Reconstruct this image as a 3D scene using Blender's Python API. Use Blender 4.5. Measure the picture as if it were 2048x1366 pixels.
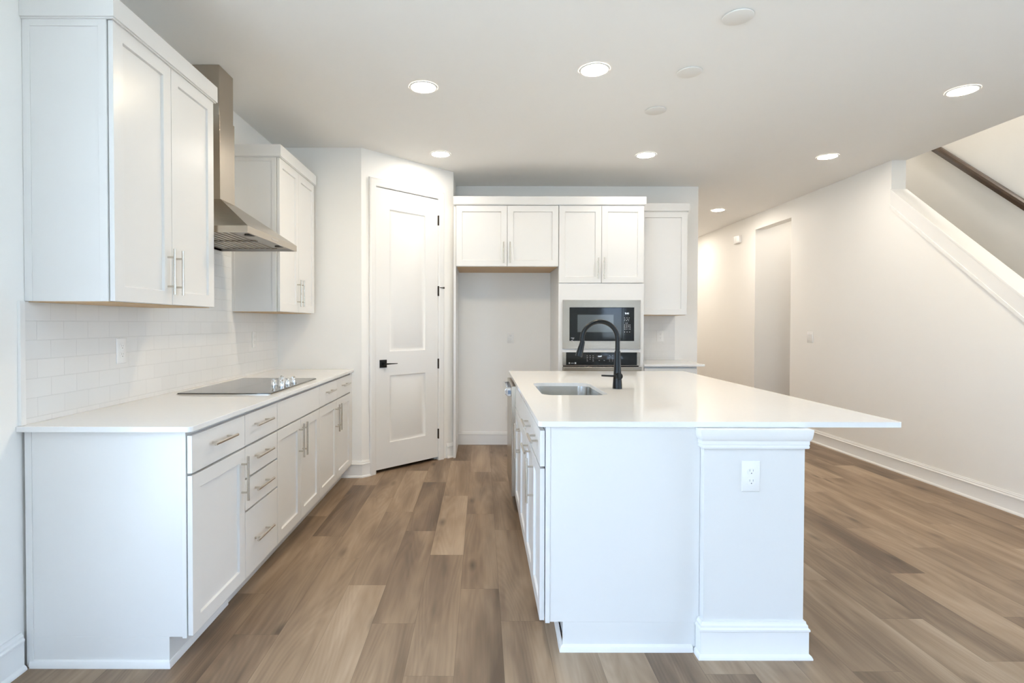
import bpy, bmesh, math, random
from mathutils import Vector, Matrix
random.seed(7)
for o in list(bpy.data.objects): bpy.data.objects.remove(o, do_unlink=True)
SC = bpy.context.scene
COL = SC.collection
PI = math.pi

# ------------------------------------------------------------------ camera
F_PX, PX, PY, PITCH, ROLL, CAM_H = 1101.0, 962.7, 665.0, 0.0156, 0.0019, 1.29
cd = bpy.data.cameras.new('camera')
cam = bpy.data.objects.new('camera', cd); COL.objects.link(cam)
cd.sensor_fit = 'HORIZONTAL'; cd.sensor_width = 36.0
cd.lens = F_PX / 2048 * 36.0
cd.shift_x = (1024 - PX) / 2048; cd.shift_y = (PY - 683) / 2048
cd.clip_start = 0.05; cd.clip_end = 200
_c, _s = math.cos(PITCH), math.sin(PITCH)
_U = Vector((0, _s, _c)); _R = Vector((1, 0, 0)); _F = Vector((0, _c, -_s))
_r = _R * math.cos(ROLL) + _U * math.sin(ROLL)
_u = _U * math.cos(ROLL) - _R * math.sin(ROLL)
m = Matrix.Identity(4)
for i in range(3):
    m[i][0] = _r[i]; m[i][1] = _u[i]; m[i][2] = -_F[i]; m[i][3] = (0, 0, CAM_H)[i]
cam.matrix_world = m
SC.camera = cam

# ------------------------------------------------------------------ world, exposure
SC.view_settings.view_transform = 'Standard'
SC.view_settings.look = 'None'
SC.view_settings.gamma = 1.0
SC.view_settings.use_curve_mapping = False
SC.view_settings.exposure = 0.22
W = bpy.data.worlds.new('world'); SC.world = W; W.use_nodes = True
wn = W.node_tree.nodes; wl = W.node_tree.links
bg = wn['Background']
tc = wn.new('ShaderNodeTexCoord'); sp = wn.new('ShaderNodeSeparateXYZ'); cr = wn.new('ShaderNodeValToRGB')
mr = wn.new('ShaderNodeMapRange')
mr.inputs[1].default_value = -0.25; mr.inputs[2].default_value = 0.6
wl.new(tc.outputs['Generated'], sp.inputs[0]); wl.new(sp.outputs[2], mr.inputs[0]); wl.new(mr.outputs[0], cr.inputs[0])
e = cr.color_ramp.elements
e[0].position = 0.0; e[0].color = (0.77, 0.905, 1.0, 1)
e[1].position = 1.0; e[1].color = (0.673, 0.878, 1.18, 1)
q = e.new(0.28); q.color = (0.77, 0.905, 1.0, 1)
q = e.new(0.33); q.color = (0.673, 0.878, 1.18, 1)
wl.new(cr.outputs[0], bg.inputs['Color'])
bg.inputs['Strength'].default_value = 6.37
CAN_POWER = 232.0      # front lamp lenses, set brighter to balance the rendered light
CAN_BACK = 100.0       # back lamp lenses, set weaker for the same balance
CAN_HALL = 190.0
CAN_COL = (1.0, 0.84, 0.60, 1)
CAN_COL2 = (1.0, 0.91, 0.80, 1)

# ------------------------------------------------------------------ materials
def new_mat(name):
    M = bpy.data.materials.new(name); M.use_nodes = True
    return M, M.node_tree.nodes, M.node_tree.links, M.node_tree.nodes['Principled BSDF']
def nd(N, t, **k):
    n = N.new(t)
    for a, b in k.items(): setattr(n, a, b)
    return n
def mat(name, col, rough=0.5, metal=0.0, var=0.015, scale=6.0, bump=0.0, bscale=120.0, stretch=(1, 1, 1), coat=0.0, spec=0.5, rvar=0.0, aniso=0.0):
    M, N, L, P = new_mat(name)
    P.inputs['Roughness'].default_value = rough; P.inputs['Metallic'].default_value = metal
    P.inputs['Specular IOR Level'].default_value = spec
    P.inputs['Coat Weight'].default_value = coat
    tcn = nd(N, 'ShaderNodeTexCoord'); mp = nd(N, 'ShaderNodeMapping'); mp.inputs['Scale'].default_value = stretch
    L.new(tcn.outputs['Object'], mp.inputs[0])
    ns = nd(N, 'ShaderNodeTexNoise'); ns.inputs['Scale'].default_value = scale; ns.inputs['Detail'].default_value = 3
    L.new(mp.outputs[0], ns.inputs['Vector'])
    mx = nd(N, 'ShaderNodeMix', data_type='RGBA')
    L.new(ns.outputs['Fac'], mx.inputs[0])
    mx.inputs[6].default_value = tuple(max(0, c * (1 - var)) for c in col[:3]) + (1,)
    mx.inputs[7].default_value = tuple(min(1, c * (1 + var)) for c in col[:3]) + (1,)
    L.new(mx.outputs[2], P.inputs['Base Color'])
    if rvar:
        r = nd(N, 'ShaderNodeMapRange'); r.inputs[3].default_value = rough - rvar; r.inputs[4].default_value = rough + rvar
        L.new(ns.outputs['Fac'], r.inputs[0]); L.new(r.outputs[0], P.inputs['Roughness'])
    if bump:
        n2 = nd(N, 'ShaderNodeTexNoise'); n2.inputs['Scale'].default_value = bscale; L.new(mp.outputs[0], n2.inputs['Vector'])
        b = nd(N, 'ShaderNodeBump'); b.inputs['Strength'].default_value = bump; b.inputs['Distance'].default_value = 0.001
        L.new(n2.outputs['Fac'], b.inputs['Height']); L.new(b.outputs[0], P.inputs['Normal'])
    if aniso: P.inputs['Anisotropic'].default_value = aniso
    return M
def emis(name, col, st):
    M, N, L, P = new_mat(name)
    P.inputs['Base Color'].default_value = (0.9, 0.9, 0.9, 1)
    P.inputs['Emission Color'].default_value = col; P.inputs['Emission Strength'].default_value = st
    return M

M_WALL = mat('wall_paint', (0.93, 0.912, 0.875), 0.55, bump=0.08, bscale=260, var=0.006)
M_CEIL = mat('ceiling_paint', (0.95, 0.94, 0.915), 0.75, bump=0.10, bscale=220, var=0.006)
M_TRIM = mat('trim_paint', (0.86, 0.85, 0.83), 0.32, var=0.006)
M_CAB = mat('cabinet_paint', (0.79, 0.78, 0.76), 0.30, var=0.006, bump=0.02, bscale=300)
M_QUARTZ = mat('white_quartz', (0.84, 0.835, 0.82), 0.09, var=0.02, scale=60)
M_MAPLE = mat('bare_maple', (0.62, 0.42, 0.22), 0.5, var=0.12, scale=8, stretch=(1, 9, 1))
M_DARKWOOD = mat('dark_stained_wood', (0.055, 0.030, 0.016), 0.28, var=0.5, scale=14, stretch=(6, 1, 1), coat=0.4)
M_STEEL = mat('brushed_steel', (0.50, 0.47, 0.42), 0.24, metal=1.0, var=0.04, scale=40, stretch=(1, 1, 30), rvar=0.05)
M_STEELH = mat('brushed_steel_sheet', (0.47, 0.42, 0.355), 0.25, metal=1.0, var=0.012, scale=14, stretch=(1, 1, 24), rvar=0.02)
M_SINK = mat('sink_steel', (0.62, 0.61, 0.58), 0.24, metal=1.0, var=0.03, scale=30, stretch=(20, 1, 1), rvar=0.05)
M_NICKEL = mat('satin_nickel', (0.62, 0.58, 0.52), 0.25, metal=1.0, var=0.02, scale=50)
M_CHROME = mat('polished_chrome', (0.80, 0.80, 0.80), 0.07, metal=1.0, var=0.01)
M_BLACKM = mat('matte_black_metal', (0.009, 0.011, 0.013), 0.28, var=0.1, scale=40, spec=0.30)
M_BRONZE = mat('dark_bronze', (0.030, 0.020, 0.012), 0.38, metal=0.4, var=0.2, scale=40)
M_GLASSBLK = mat('black_glass', (0.012, 0.013, 0.014), 0.05, var=0.1, scale=4, spec=0.7, coat=0.3)
M_GLASSWIN = mat('grey_tinted_screen', (0.10, 0.115, 0.12), 0.12, var=0.05, scale=200, spec=0.6)
M_PANELBLK = mat('black_panel_glass', (0.014, 0.017, 0.019), 0.06, var=0.1, scale=4, spec=0.32)
M_GREYHOLE = mat('dark_grey_hole', (0.10, 0.10, 0.10), 0.6)
M_SLOT = mat('grey_slot', (0.42, 0.42, 0.42), 0.6)
M_DULLBLK = mat('dull_black', (0.02, 0.02, 0.02), 0.6, var=0.1)  # dull black of appliance casings, display, toe panel and hood lamps
M_PLASTIC = mat('white_plastic', (0.88, 0.87, 0.85), 0.28, var=0.006)
M_GREY = mat('grey_baffle', (0.52, 0.49, 0.45), 0.40, metal=0.7, var=0.08, scale=30)
M_MARK = mat('pale_print', (0.62, 0.64, 0.66), 0.5, var=0.02)
M_COVER = mat('aged_white_plastic', (0.86, 0.84, 0.80), 0.5, var=0.006)
M_LED = emis('lit_digits', (0.75, 0.88, 1.0, 1), 1.6)
M_LENS = emis('lamp_lens', CAN_COL, CAN_POWER)
M_LENS_B = emis('lamp_lens_back', CAN_COL2, CAN_BACK)
M_LENS_H = emis('lamp_lens_hall', CAN_COL2, CAN_HALL)
M_BLUEFILM = mat('blue_grey_plastic', (0.20, 0.27, 0.38), 0.2, var=0.2, scale=20)

def glass_mat():
    M, N, L, P = new_mat('window_glass')
    P.inputs['Base Color'].default_value = (0.95, 0.98, 1, 1)
    P.inputs['Roughness'].default_value = 0.0; P.inputs['IOR'].default_value = 1.01
    P.inputs['Transmission Weight'].default_value = 1.0
    return M
M_GLASS = glass_mat()

def tile_mat(name, axis):
    """white glossy subway tile in a running bond; axis 'y' for a wall facing +X, 'x' for a wall facing -Y"""
    M, N, L, P = new_mat(name)
    g = nd(N, 'ShaderNodeNewGeometry'); s = nd(N, 'ShaderNodeSeparateXYZ'); c = nd(N, 'ShaderNodeCombineXYZ')
    L.new(g.outputs['Position'], s.inputs[0])
    ad = nd(N, 'ShaderNodeMath', operation='ADD'); ad.inputs[1].default_value = -2.041 if axis == 'y' else -1.59
    L.new(s.outputs[1 if axis == 'y' else 0], ad.inputs[0]); L.new(ad.outputs[0], c.inputs[0])
    az = nd(N, 'ShaderNodeMath', operation='ADD'); az.inputs[1].default_value = -0.931 + 0.0735 * 2
    L.new(s.outputs[2], az.inputs[0]); L.new(az.outputs[0], c.inputs[1])
    b = nd(N, 'ShaderNodeTexBrick')
    b.inputs['Scale'].default_value = 1.0; b.offset = 0.5; b.squash = 1.0
    b.inputs['Brick Width'].default_value = 0.137; b.inputs['Row Height'].default_value = 0.0735
    b.inputs['Mortar Size'].default_value = 0.0014; b.inputs['Mortar Smooth'].default_value = 0.35
    b.inputs['Bias'].default_value = 0.0
    b.inputs['Color1'].default_value = (0.83, 0.82, 0.80, 1); b.inputs['Color2'].default_value = (0.81, 0.80, 0.78, 1)
    b.inputs['Mortar'].default_value = (0.76, 0.75, 0.73, 1)
    L.new(c.outputs[0], b.inputs['Vector'])
    L.new(b.outputs['Color'], P.inputs['Base Color'])
    bp = nd(N, 'ShaderNodeBump'); bp.inputs['Strength'].default_value = 0.6; bp.inputs['Distance'].default_value = 0.0012; bp.invert = True
    L.new(b.outputs['Fac'], bp.inputs['Height']); L.new(bp.outputs[0], P.inputs['Normal'])
    P.inputs['Roughness'].default_value = 0.13
    return M
M_TILE_L = tile_mat('subway_tile_side', 'y')
M_TILE_B = tile_mat('subway_tile_back', 'x')

def floor_mat():
    M, N, L, P = new_mat('oak_plank_floor')
    g = nd(N, 'ShaderNodeNewGeometry'); s = nd(N, 'ShaderNodeSeparateXYZ'); L.new(g.outputs['Position'], s.inputs[0])
    def mth(op, a, b=None, c=None):
        n = nd(N, 'ShaderNodeMath', operation=op)
        for i, v in enumerate((a, b, c)):
            if v is None: continue
            if isinstance(v, (int, float)): n.inputs[i].default_value = v
            else: L.new(v, n.inputs[i])
        return n.outputs[0]
    PW, PL = 0.185, 1.058
    u = mth('DIVIDE', mth('ADD', s.outputs[0], 0.098), PW)
    row = mth('FLOOR', u); fu = mth('FRACT', u)
    wn1 = nd(N, 'ShaderNodeTexWhiteNoise', noise_dimensions='1D'); L.new(row, wn1.inputs['W'])
    jit = mth('MULTIPLY', mth('SUBTRACT', wn1.outputs['Value'], 0.5), 0.12)
    off = mth('SUBTRACT', mth('ADD', mth('MULTIPLY', row, 0.3427), jit), 0.555)
    v = mth('DIVIDE', mth('ADD', s.outputs[1], off), PL)
    idx = mth('FLOOR', v); fv = mth('FRACT', v)
    cb = nd(N, 'ShaderNodeCombineXYZ'); L.new(row, cb.inputs[0]); L.new(idx, cb.inputs[1])
    wn2 = nd(N, 'ShaderNodeTexWhiteNoise', noise_dimensions='2D'); L.new(cb.outputs[0], wn2.inputs['Vector'])
    # grain coordinates, shifted per plank
    cbg = nd(N, 'ShaderNodeCombineXYZ')
    L.new(s.outputs[0], cbg.inputs[0]); L.new(s.outputs[1], cbg.inputs[1])
    L.new(mth('MULTIPLY', wn2.outputs['Value'], 37.0), cbg.inputs[2])
    def noise(sx, sy, scale, det, dist=0.0, rough=0.5):
        mp = nd(N, 'ShaderNodeMapping'); mp.inputs['Scale'].default_value = (sx, sy, 1)
        L.new(cbg.outputs[0], mp.inputs[0])
        n = nd(N, 'ShaderNodeTexNoise'); n.inputs['Scale'].default_value = scale; n.inputs['Detail'].default_value = det
        n.inputs['Distortion'].default_value = dist; n.inputs['Roughness'].default_value = rough
        L.new(mp.outputs[0], n.inputs['Vector']); return n.outputs['Fac']
    broad = noise(7.5, 1.15, 1.0, 3, 0.5, 0.5)
    fine = noise(95, 2.6, 1.0, 4, 0.5, 0.6)
    streak = noise(26, 1.3, 1.0, 3, 0.4, 0.55)
    # cathedral figure
    field = noise(5.0, 0.50, 1.0, 1, 0.25, 0.4)
    cont = mth('FRACT', mth('MULTIPLY', field, 26.0))
    cont = mth('ABSOLUTE', mth('SUBTRACT', cont, 0.5))
    t = mth('ADD', mth('MULTIPLY', wn2.outputs['Value'], 0.46), mth('MULTIPLY', mth('SUBTRACT', broad, 0.5), 1.15))
    t = mth('ADD', t, mth('MULTIPLY', mth('SUBTRACT', streak, 0.5), 0.34))
    t = mth('ADD', t, mth('MULTIPLY', mth('SUBTRACT', fine, 0.5), 0.22))
    t = mth('ADD', t, mth('MULTIPLY', mth('SUBTRACT', cont, 0.25), 0.16))
    t = mth('ADD', t, 0.28)
    cr = nd(N, 'ShaderNodeValToRGB'); L.new(t, cr.inputs[0])
    e = cr.color_ramp.elements
    e[0].position = 0.10; e[0].color = (0.125, 0.082, 0.052, 1)
    e[1].position = 0.95; e[1].color = (0.455, 0.338, 0.235, 1)
    q = e.new(0.38); q.color = (0.222, 0.150, 0.096, 1)
    q = e.new(0.64); q.color = (0.335, 0.234, 0.152, 1)
    # knots
    mk = nd(N, 'ShaderNodeMapping'); mk.inputs['Scale'].default_value = (5.5, 1.7, 1); L.new(cbg.outputs[0], mk.inputs[0])
    vo = nd(N, 'ShaderNodeTexVoronoi'); vo.inputs['Scale'].default_value = 1.0; L.new(mk.outputs[0], vo.inputs['Vector'])
    kn = nd(N, 'ShaderNodeMapRange'); kn.inputs[1].default_value = 0.02; kn.inputs[2].default_value = 0.16; kn.inputs[3].default_value = 0.42; kn.inputs[4].default_value = 1.0
    L.new(vo.outputs['Distance'], kn.inputs[0])
    # seams
    ds = mth('MINIMUM', fu, mth('SUBTRACT', 1.0, fu)); dsm = mth('MULTIPLY', ds, PW)
    dv = mth('MINIMUM', fv, mth('SUBTRACT', 1.0, fv)); dvm = mth('MULTIPLY', dv, PL)
    dm = mth('MINIMUM', dsm, dvm)
    sm = nd(N, 'ShaderNodeMapRange'); sm.inputs[1].default_value = 0.0002; sm.inputs[2].default_value = 0.0014; sm.inputs[3].default_value = 0.62; sm.inputs[4].default_value = 1.0
    L.new(dm, sm.inputs[0])
    mx = nd(N, 'ShaderNodeMix', data_type='RGBA', blend_type='MULTIPLY'); mx.inputs[0].default_value = 1.0
    L.new(cr.outputs[0], mx.inputs[6]); k2 = mth('MULTIPLY', sm.outputs[0], kn.outputs[0])
    cc = nd(N, 'ShaderNodeCombineColor'); [L.new(k2, cc.inputs[i]) for i in range(3)]
    L.new(cc.outputs[0], mx.inputs[7]); L.new(mx.outputs[2], P.inputs['Base Color'])
    rr = nd(N, 'ShaderNodeMapRange'); rr.inputs[3].default_value = 0.36; rr.inputs[4].default_value = 0.52; L.new(fine, rr.inputs[0])
    L.new(rr.outputs[0], P.inputs['Roughness'])
    P.inputs['Specular IOR Level'].default_value = 0.35
    bp = nd(N, 'ShaderNodeBump'); bp.inputs['Strength'].default_value = 0.35; bp.inputs['Distance'].default_value = 0.0012
    L.new(mth('ADD', mth('MULTIPLY', fine, 0.5), sm.outputs[0]), bp.inputs['Height']); L.new(bp.outputs[0], P.inputs['Normal'])
    return M
M_FLOOR = floor_mat()

# ------------------------------------------------------------------ mesh helpers (all in world coordinates)
class MB:
    def __init__(s): s.bm = bmesh.new()
    def face(s, pts):
        vs = [s.bm.verts.new(p) for p in pts]; return s.bm.faces.new(vs)
    def hexa(s, a, b):
        """a, b: two quads of points (same winding) joined into a closed solid"""
        va = [s.bm.verts.new(p) for p in a]; vb = [s.bm.verts.new(p) for p in b]
        n = len(va)
        s.bm.faces.new(va[::-1]); s.bm.faces.new(vb)
        for i in range(n): s.bm.faces.new((va[i], va[(i + 1) % n], vb[(i + 1) % n], vb[i]))
        return s
    def box(s, x0, x1, y0, y1, z0, z1):
        return s.hexa([(x0, y0, z0), (x1, y0, z0), (x1, y1, z0), (x0, y1, z0)], [(x0, y0, z1), (x1, y0, z1), (x1, y1, z1), (x0, y1, z1)])
    def tube(s, pts, rad, seg=16, cap=True):
        pts = [Vector(p) for p in pts]
        if isinstance(rad, (int, float)): rad = [rad] * len(pts)
        rings = []; N = None
        for i, p in enumerate(pts):
            t = (pts[min(i + 1, len(pts) - 1)] - pts[max(i - 1, 0)]).normalized()
            if N is None:
                a = Vector((0, 0, 1)) if abs(t.z) < 0.9 else Vector((1, 0, 0)); N = (a - t * a.dot(t)).normalized()
            else: N = (N - t * N.dot(t)).normalized()
            B = t.cross(N)
            rings.append([s.bm.verts.new(p + (N * math.cos(2 * PI * k / seg) + B * math.sin(2 * PI * k / seg)) * rad[i]) for k in range(seg)])
        for a, b in zip(rings, rings[1:]):
            for k in range(seg): s.bm.faces.new((a[k], a[(k + 1) % seg], b[(k + 1) % seg], b[k]))
        if cap: s.bm.faces.new(rings[0][::-1]); s.bm.faces.new(rings[-1])
        return s
    def loft(s, loops, cap0=True, cap1=True):
        R = [[s.bm.verts.new(p) for p in l] for l in loops]; n = len(R[0])
        for a, b in zip(R, R[1:]):
            for k in range(n): s.bm.faces.new((a[k], a[(k + 1) % n], b[(k + 1) % n], b[k]))
        if cap0: s.bm.faces.new(R[0][::-1])
        if cap1: s.bm.faces.new(R[-1])
        return s

WL = {}     # world location of each named parent
def link(o, parent=None, loc=None):
    COL.objects.link(o)
    w = Vector(loc) if loc is not None else Vector((0, 0, 0))
    if parent is not None: o.parent = parent; o.location = w - WL[parent.name]
    else: o.location = w
    WL[o.name] = w
    return o
def make(name, mb, mt, parent=None, bevel=0.0, seg=2, label=None, sharp=35, kind=None, origin=None):
    bm = mb.bm
    bmesh.ops.recalc_face_normals(bm, faces=bm.faces)
    xs = [v.co for v in bm.verts]
    lo = Vector((min(v.x for v in xs), min(v.y for v in xs), min(v.z for v in xs)))
    hi = Vector((max(v.x for v in xs), max(v.y for v in xs), max(v.z for v in xs)))
    c = Vector(origin) if origin else Vector(((lo.x + hi.x) / 2, (lo.y + hi.y) / 2, lo.z))
    for v in bm.verts: v.co -= c
    for f in bm.faces: f.smooth = True
    for e in bm.edges:
        if len(e.link_faces) != 2 or e.calc_face_angle(0) > math.radians(sharp): e.smooth = False
    me = bpy.data.meshes.new(name); bm.to_mesh(me); bm.free()
    me.materials.append(mt)
    o = bpy.data.objects.new(name, me); link(o, parent, c)
    if bevel:
        b = o.modifiers.new('bevel', 'BEVEL'); b.width = bevel; b.segments = seg; b.limit_method = 'ANGLE'; b.angle_limit = math.radians(38)
        b.harden_normals = True
    if label: o['label'] = label
    if kind: o['kind'] = kind
    return o
def thing(name, label, cat, loc, group=None):
    o = bpy.data.objects.new(name, None); o.empty_display_size = 0.05; link(o, None, loc)
    o['label'] = label; o['category'] = cat
    if group: o['group'] = group
    return o
def tag(o, label, cat, group=None):
    o['label'] = label; o['category'] = cat
    if group: o['group'] = group
    return o
def struct(name, mb, mt, label=None, parent=None, bevel=0.0):
    o = make(name, mb, mt, parent, bevel)
    o['kind'] = 'structure'
    if label: o['label'] = label
    return o
def bx(*a): return MB().box(*a)

class Fr:
    """local frame: u along the front, v up, n outward"""
    def __init__(s, o, u, n): s.o = Vector(o); s.u = Vector(u); s.n = Vector(n); s.v = Vector((0, 0, 1))
    def p(s, u, v, n): return tuple(s.o + s.u * u + s.v * v + s.n * n)
    def box(s, mb, u0, u1, v0, v1, n0, n1):
        return mb.hexa([s.p(u0, v0, n0), s.p(u1, v0, n0), s.p(u1, v1, n0), s.p(u0, v1, n0)], [s.p(u0, v0, n1), s.p(u1, v0, n1), s.p(u1, v1, n1), s.p(u0, v1, n1)])

G = 0.0015   # half the gap between fronts
def shaker(fr, u0, u1, v0, v1, parent, name='door', stile=0.057, depth=0.010, t=0.019, lift=0.003):
    mb = MB(); bm = mb.bm
    u0 += G; u1 -= G; v0 += G; v1 -= G
    def quad(a, b, c, d, n): return [fr.p(a, c, n), fr.p(b, c, n), fr.p(b, d, n), fr.p(a, d, n)]
    loops = [quad(u0, u1, v0, v1, lift), quad(u0, u1, v0, v1, lift + t), quad(u0 + stile, u1 - stile, v0 + stile, v1 - stile, lift + t),
             quad(u0 + stile + 0.003, u1 - stile - 0.003, v0 + stile + 0.003, v1 - stile - 0.003, lift + t - depth)]
    mb.loft(loops)
    return make(name, mb, M_CAB, parent, bevel=0.0012)
def slab(fr, u0, u1, v0, v1, parent, name='drawer', t=0.019, lift=0.003):
    mb = MB(); fr.box(mb, u0 + G, u1 - G, v0 + G, v1 - G, lift, lift + t)
    return make(name, mb, M_CAB, parent, bevel=0.0016)
def pull(fr, u, v, parent, vertical=False, length=0.20, face=0.022, r=0.0058, post=0.128):
    mb = MB(); n = face + 0.030
    h = length / 2; q = post / 2
    if vertical:
        mb.tube([fr.p(u, v - h, n), fr.p(u, v + h, n)], r, 14)
        for s_ in (-q, q): mb.tube([fr.p(u, v + s_, face - 0.001), fr.p(u, v + s_, n)], 0.0046, 10)
    else:
        mb.tube([fr.p(u - h, v, n), fr.p(u + h, v, n)], r, 14)
        for s_ in (-q, q): mb.tube([fr.p(u + s_, v, face - 0.001), fr.p(u + s_, v, n)], 0.0046, 10)
    return make('handle', mb, M_NICKEL, parent, label='satin nickel bar handle')

BASEP = [(0, 0), (0.026, 0), (0.026, 0.006), (0.022, 0.014), (0.0155, 0.018), (0.0150, 0.019), (0.0150, 0.104), (0.0185, 0.107), (0.0185, 0.114), (0.0130, 0.120), (0.0125, 0.128), (0.0085, 0.133), (0.0070, 0.141), (0, 0.141)]
BASEN = [(0, 0), (0.0150, 0), (0.0150, 0.104), (0.0185, 0.107), (0.0185, 0.114), (0.0130, 0.120), (0.0125, 0.128), (0.0085, 0.133), (0.0070, 0.141), (0, 0.141)]
def sweep(path, prof, side=1, z=0.0):
    """mitred extrusion of a profile (out, up) along an open xy path; side=1 puts 'out' to the right of travel"""
    mb = MB(); P2 = [Vector((a, b)) for a, b in path]; loops = []
    for i, p in enumerate(P2):
        d0 = (p - P2[i - 1]).normalized() if i > 0 else None
        d1 = (P2[i + 1] - p).normalized() if i < len(P2) - 1 else None
        if d0 is None: d0 = d1
        if d1 is None: d1 = d0
        n0 = Vector((d0.y, -d0.x)) * side; n1 = Vector((d1.y, -d1.x)) * side
        k = (n0 + n1); k = k / max(1e-6, k.dot(n0))
        loops.append([(p.x + k.x * a, p.y + k.y * a, z + b) for a, b in prof])
    return mb.loft(loops)

# ------------------------------------------------------------------ key dimensions
CZ = 2.7545            # ceiling
XL = -1.712            # left wall surface
YW = 4.605             # wall behind the end of the left run
P1 = Vector((-1.003, YW)); P2v = Vector((-0.273, 5.335))   # diagonal pantry wall
YB = 5.876             # back wall
XBE = 2.305            # end of back wall
XR = 3.653; XR2 = 3.78 # right wall, both faces
YR = -4.0              # rear wall (behind the camera)
XE = 5.6               # far side of the living room behind the camera
YS = 1.55              # where the stair enclosure begins
XS = 4.78              # far wall of the stairwell
CT = 0.909; CU = 0.888 # countertop top and underside

# ------------------------------------------------------------------ shell
fl = struct('floor', bx(XL - 0.1, XE + 0.1, YR - 0.1, 11.1, -0.05, 0.0), M_FLOOR, 'grey brown oak plank floor running through kitchen and hall')
mb = MB()
mb.box(XL - 0.1, XR2, YR, 11.0, CZ, CZ + 0.30)
mb.box(XR2, XE + 0.1, YR, YS, CZ, CZ + 0.30)
mb.box(XR2, XS + 0.1, 6.45, 11.0, CZ, CZ + 0.30)
struct('ceiling', mb, M_CEIL, 'smooth off-white ceiling over the kitchen')
struct('wall_left', bx(XL - 0.12, XL, 1.4, YB + 0.12, 0, CZ), M_WALL, 'off-white left wall behind cooktop and cabinets')
struct('wall_pantry_side', bx(XL, P1.x, YW, YW + 0.11, 0, CZ), M_WALL, 'short white wall at the end of the left cabinets')
# diagonal wall with a door opening
D = (P2v - P1); DL = D.length; du = Vector((D.x / DL, D.y / DL, 0)); dn = Vector((du.y, -du.x, 0))
DF = Fr((P1.x, P1.y, 0), du, dn)
mb = MB()
DF.box(mb, 0, 0.120, 0, CZ, -0.11, 0); DF.box(mb, 0.856, DL, 0, CZ, -0.11, 0); DF.box(mb, 0.120, 0.856, 2.475, CZ, -0.11, 0)
struct('wall_pantry_diagonal', mb, M_WALL, 'white diagonal wall around the pantry door')
struct('wall_pantry_return', bx(P2v.x - 0.11, P2v.x, P2v.y, YB, 0, CZ), M_WALL, 'short return wall beside the refrigerator recess')
struct('wall_back', bx(XL, XBE, YB, YB + 0.12, 0, CZ), M_WALL, 'white back wall behind the refrigerator recess')
struct('wall_hall_left', bx(XBE - 0.12, XBE, YB + 0.12, 11.0, 0, CZ), M_WALL)
struct('wall_hall_end', bx(XBE - 0.12, XS + 0.1, 11.0, 11.1, 0, CZ), M_WALL)
# right wall: full height part, opening, sloped knee wall
SL = 0.828
def capz(y): return 2.478 - SL * (4.927 - y)
mb = MB()
mb.box(XR, XR2, 4.927, 6.51, 0, CZ); mb.box(XR, XR2, 6.51, 7.36, 2.553, CZ); mb.box(XR, XR2, 7.36, 11.0, 0, CZ)
struct('wall_right', mb, M_WALL, 'long white right wall running into the hall')
yk = 2.05
mb = MB()
pf = [(yk, 0), (4.927, 0), (4.927, capz(4.927)), (yk, max(0.15, capz(yk)))]
mb.hexa([(XR, y, z) for y, z in pf], [(XR2, y, z) for y, z in pf])
struct('wall_stair_knee', mb, M_WALL, 'white knee wall sloping down along the stairs')
mb = MB()
pf = [(yk - 0.03, capz(yk - 0.03)), (4.927, capz(4.927)), (4.927, capz(4.927) + 0.022), (yk - 0.03, capz(yk - 0.03) + 0.022)]
mb.hexa([(XR - 0.014, y, z) for y, z in pf], [(XR2 + 0.014, y, z) for y, z in pf])
struct('trim_1', mb, M_TRIM, 'white sloping cap on the stair knee wall', bevel=0.003)
mb = MB()
def slp(d0, d1, x0, x1):
    pf = [(yk, capz(yk) - d1), (4.927, capz(4.927) - d1), (4.927, capz(4.927) - d0), (yk, capz(yk) - d0)]
    mb.hexa([(x0, y, z) for y, z in pf], [(x1, y, z) for y, z in pf])
slp(0.0, 0.135, XR - 0.010, XR); slp(0.118, 0.150, XR - 0.016, XR - 0.002)
struct('trim_2', mb, M_TRIM, 'white sloping skirt board below the knee wall cap', bevel=0.002)
# stairwell
struct('wall_stair_far', bx(XS, XS + 0.1, YS, 11.0, 0, 5.3), M_WALL, 'white stairwell wall behind the handrail')
struct('wall_stair_upper', bx(XR2 - 0.1, XR2, YS, 6.6, CZ + 0.30, 5.3), M_WALL)
struct('wall_stair_front', bx(XR2, XS + 0.1, YS - 0.1, YS, CZ + 0.30, 5.3), M_WALL)
struct('wall_stair_back', bx(XR2, XS, 6.45, 6.55, CZ + 0.30, 5.3), M_WALL)
struct('ceiling_stairwell', bx(XR2 - 0.1, XS + 0.1, YS - 0.1, 6.55, 5.3, 5.4), M_CEIL)
struct('wall_side_passage', bx(XR2, XS, 6.40, 6.51, 0, CZ), M_WALL)
struct('wall_side_passage_far', bx(XR2, XS, 7.36, 7.47, 0, CZ), M_WALL, 'white wall inside the hall opening')
mb = MB()
for i in range(14):
    y0 = 3.13 + i * 0.232; mb.box(XR2 + 0.003, XS - 0.003, y0, y0 + 0.232 + (0.02 if i < 13 else 0), max(0.0, i * 0.192 - 0.12), (i + 1) * 0.192)
struct('stairs', mb, mat('stair_carpet', (0.42, 0.38, 0.33), 0.9, var=0.15, scale=200, bump=0.4, bscale=700), 'carpeted stairs behind the knee wall')
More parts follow.
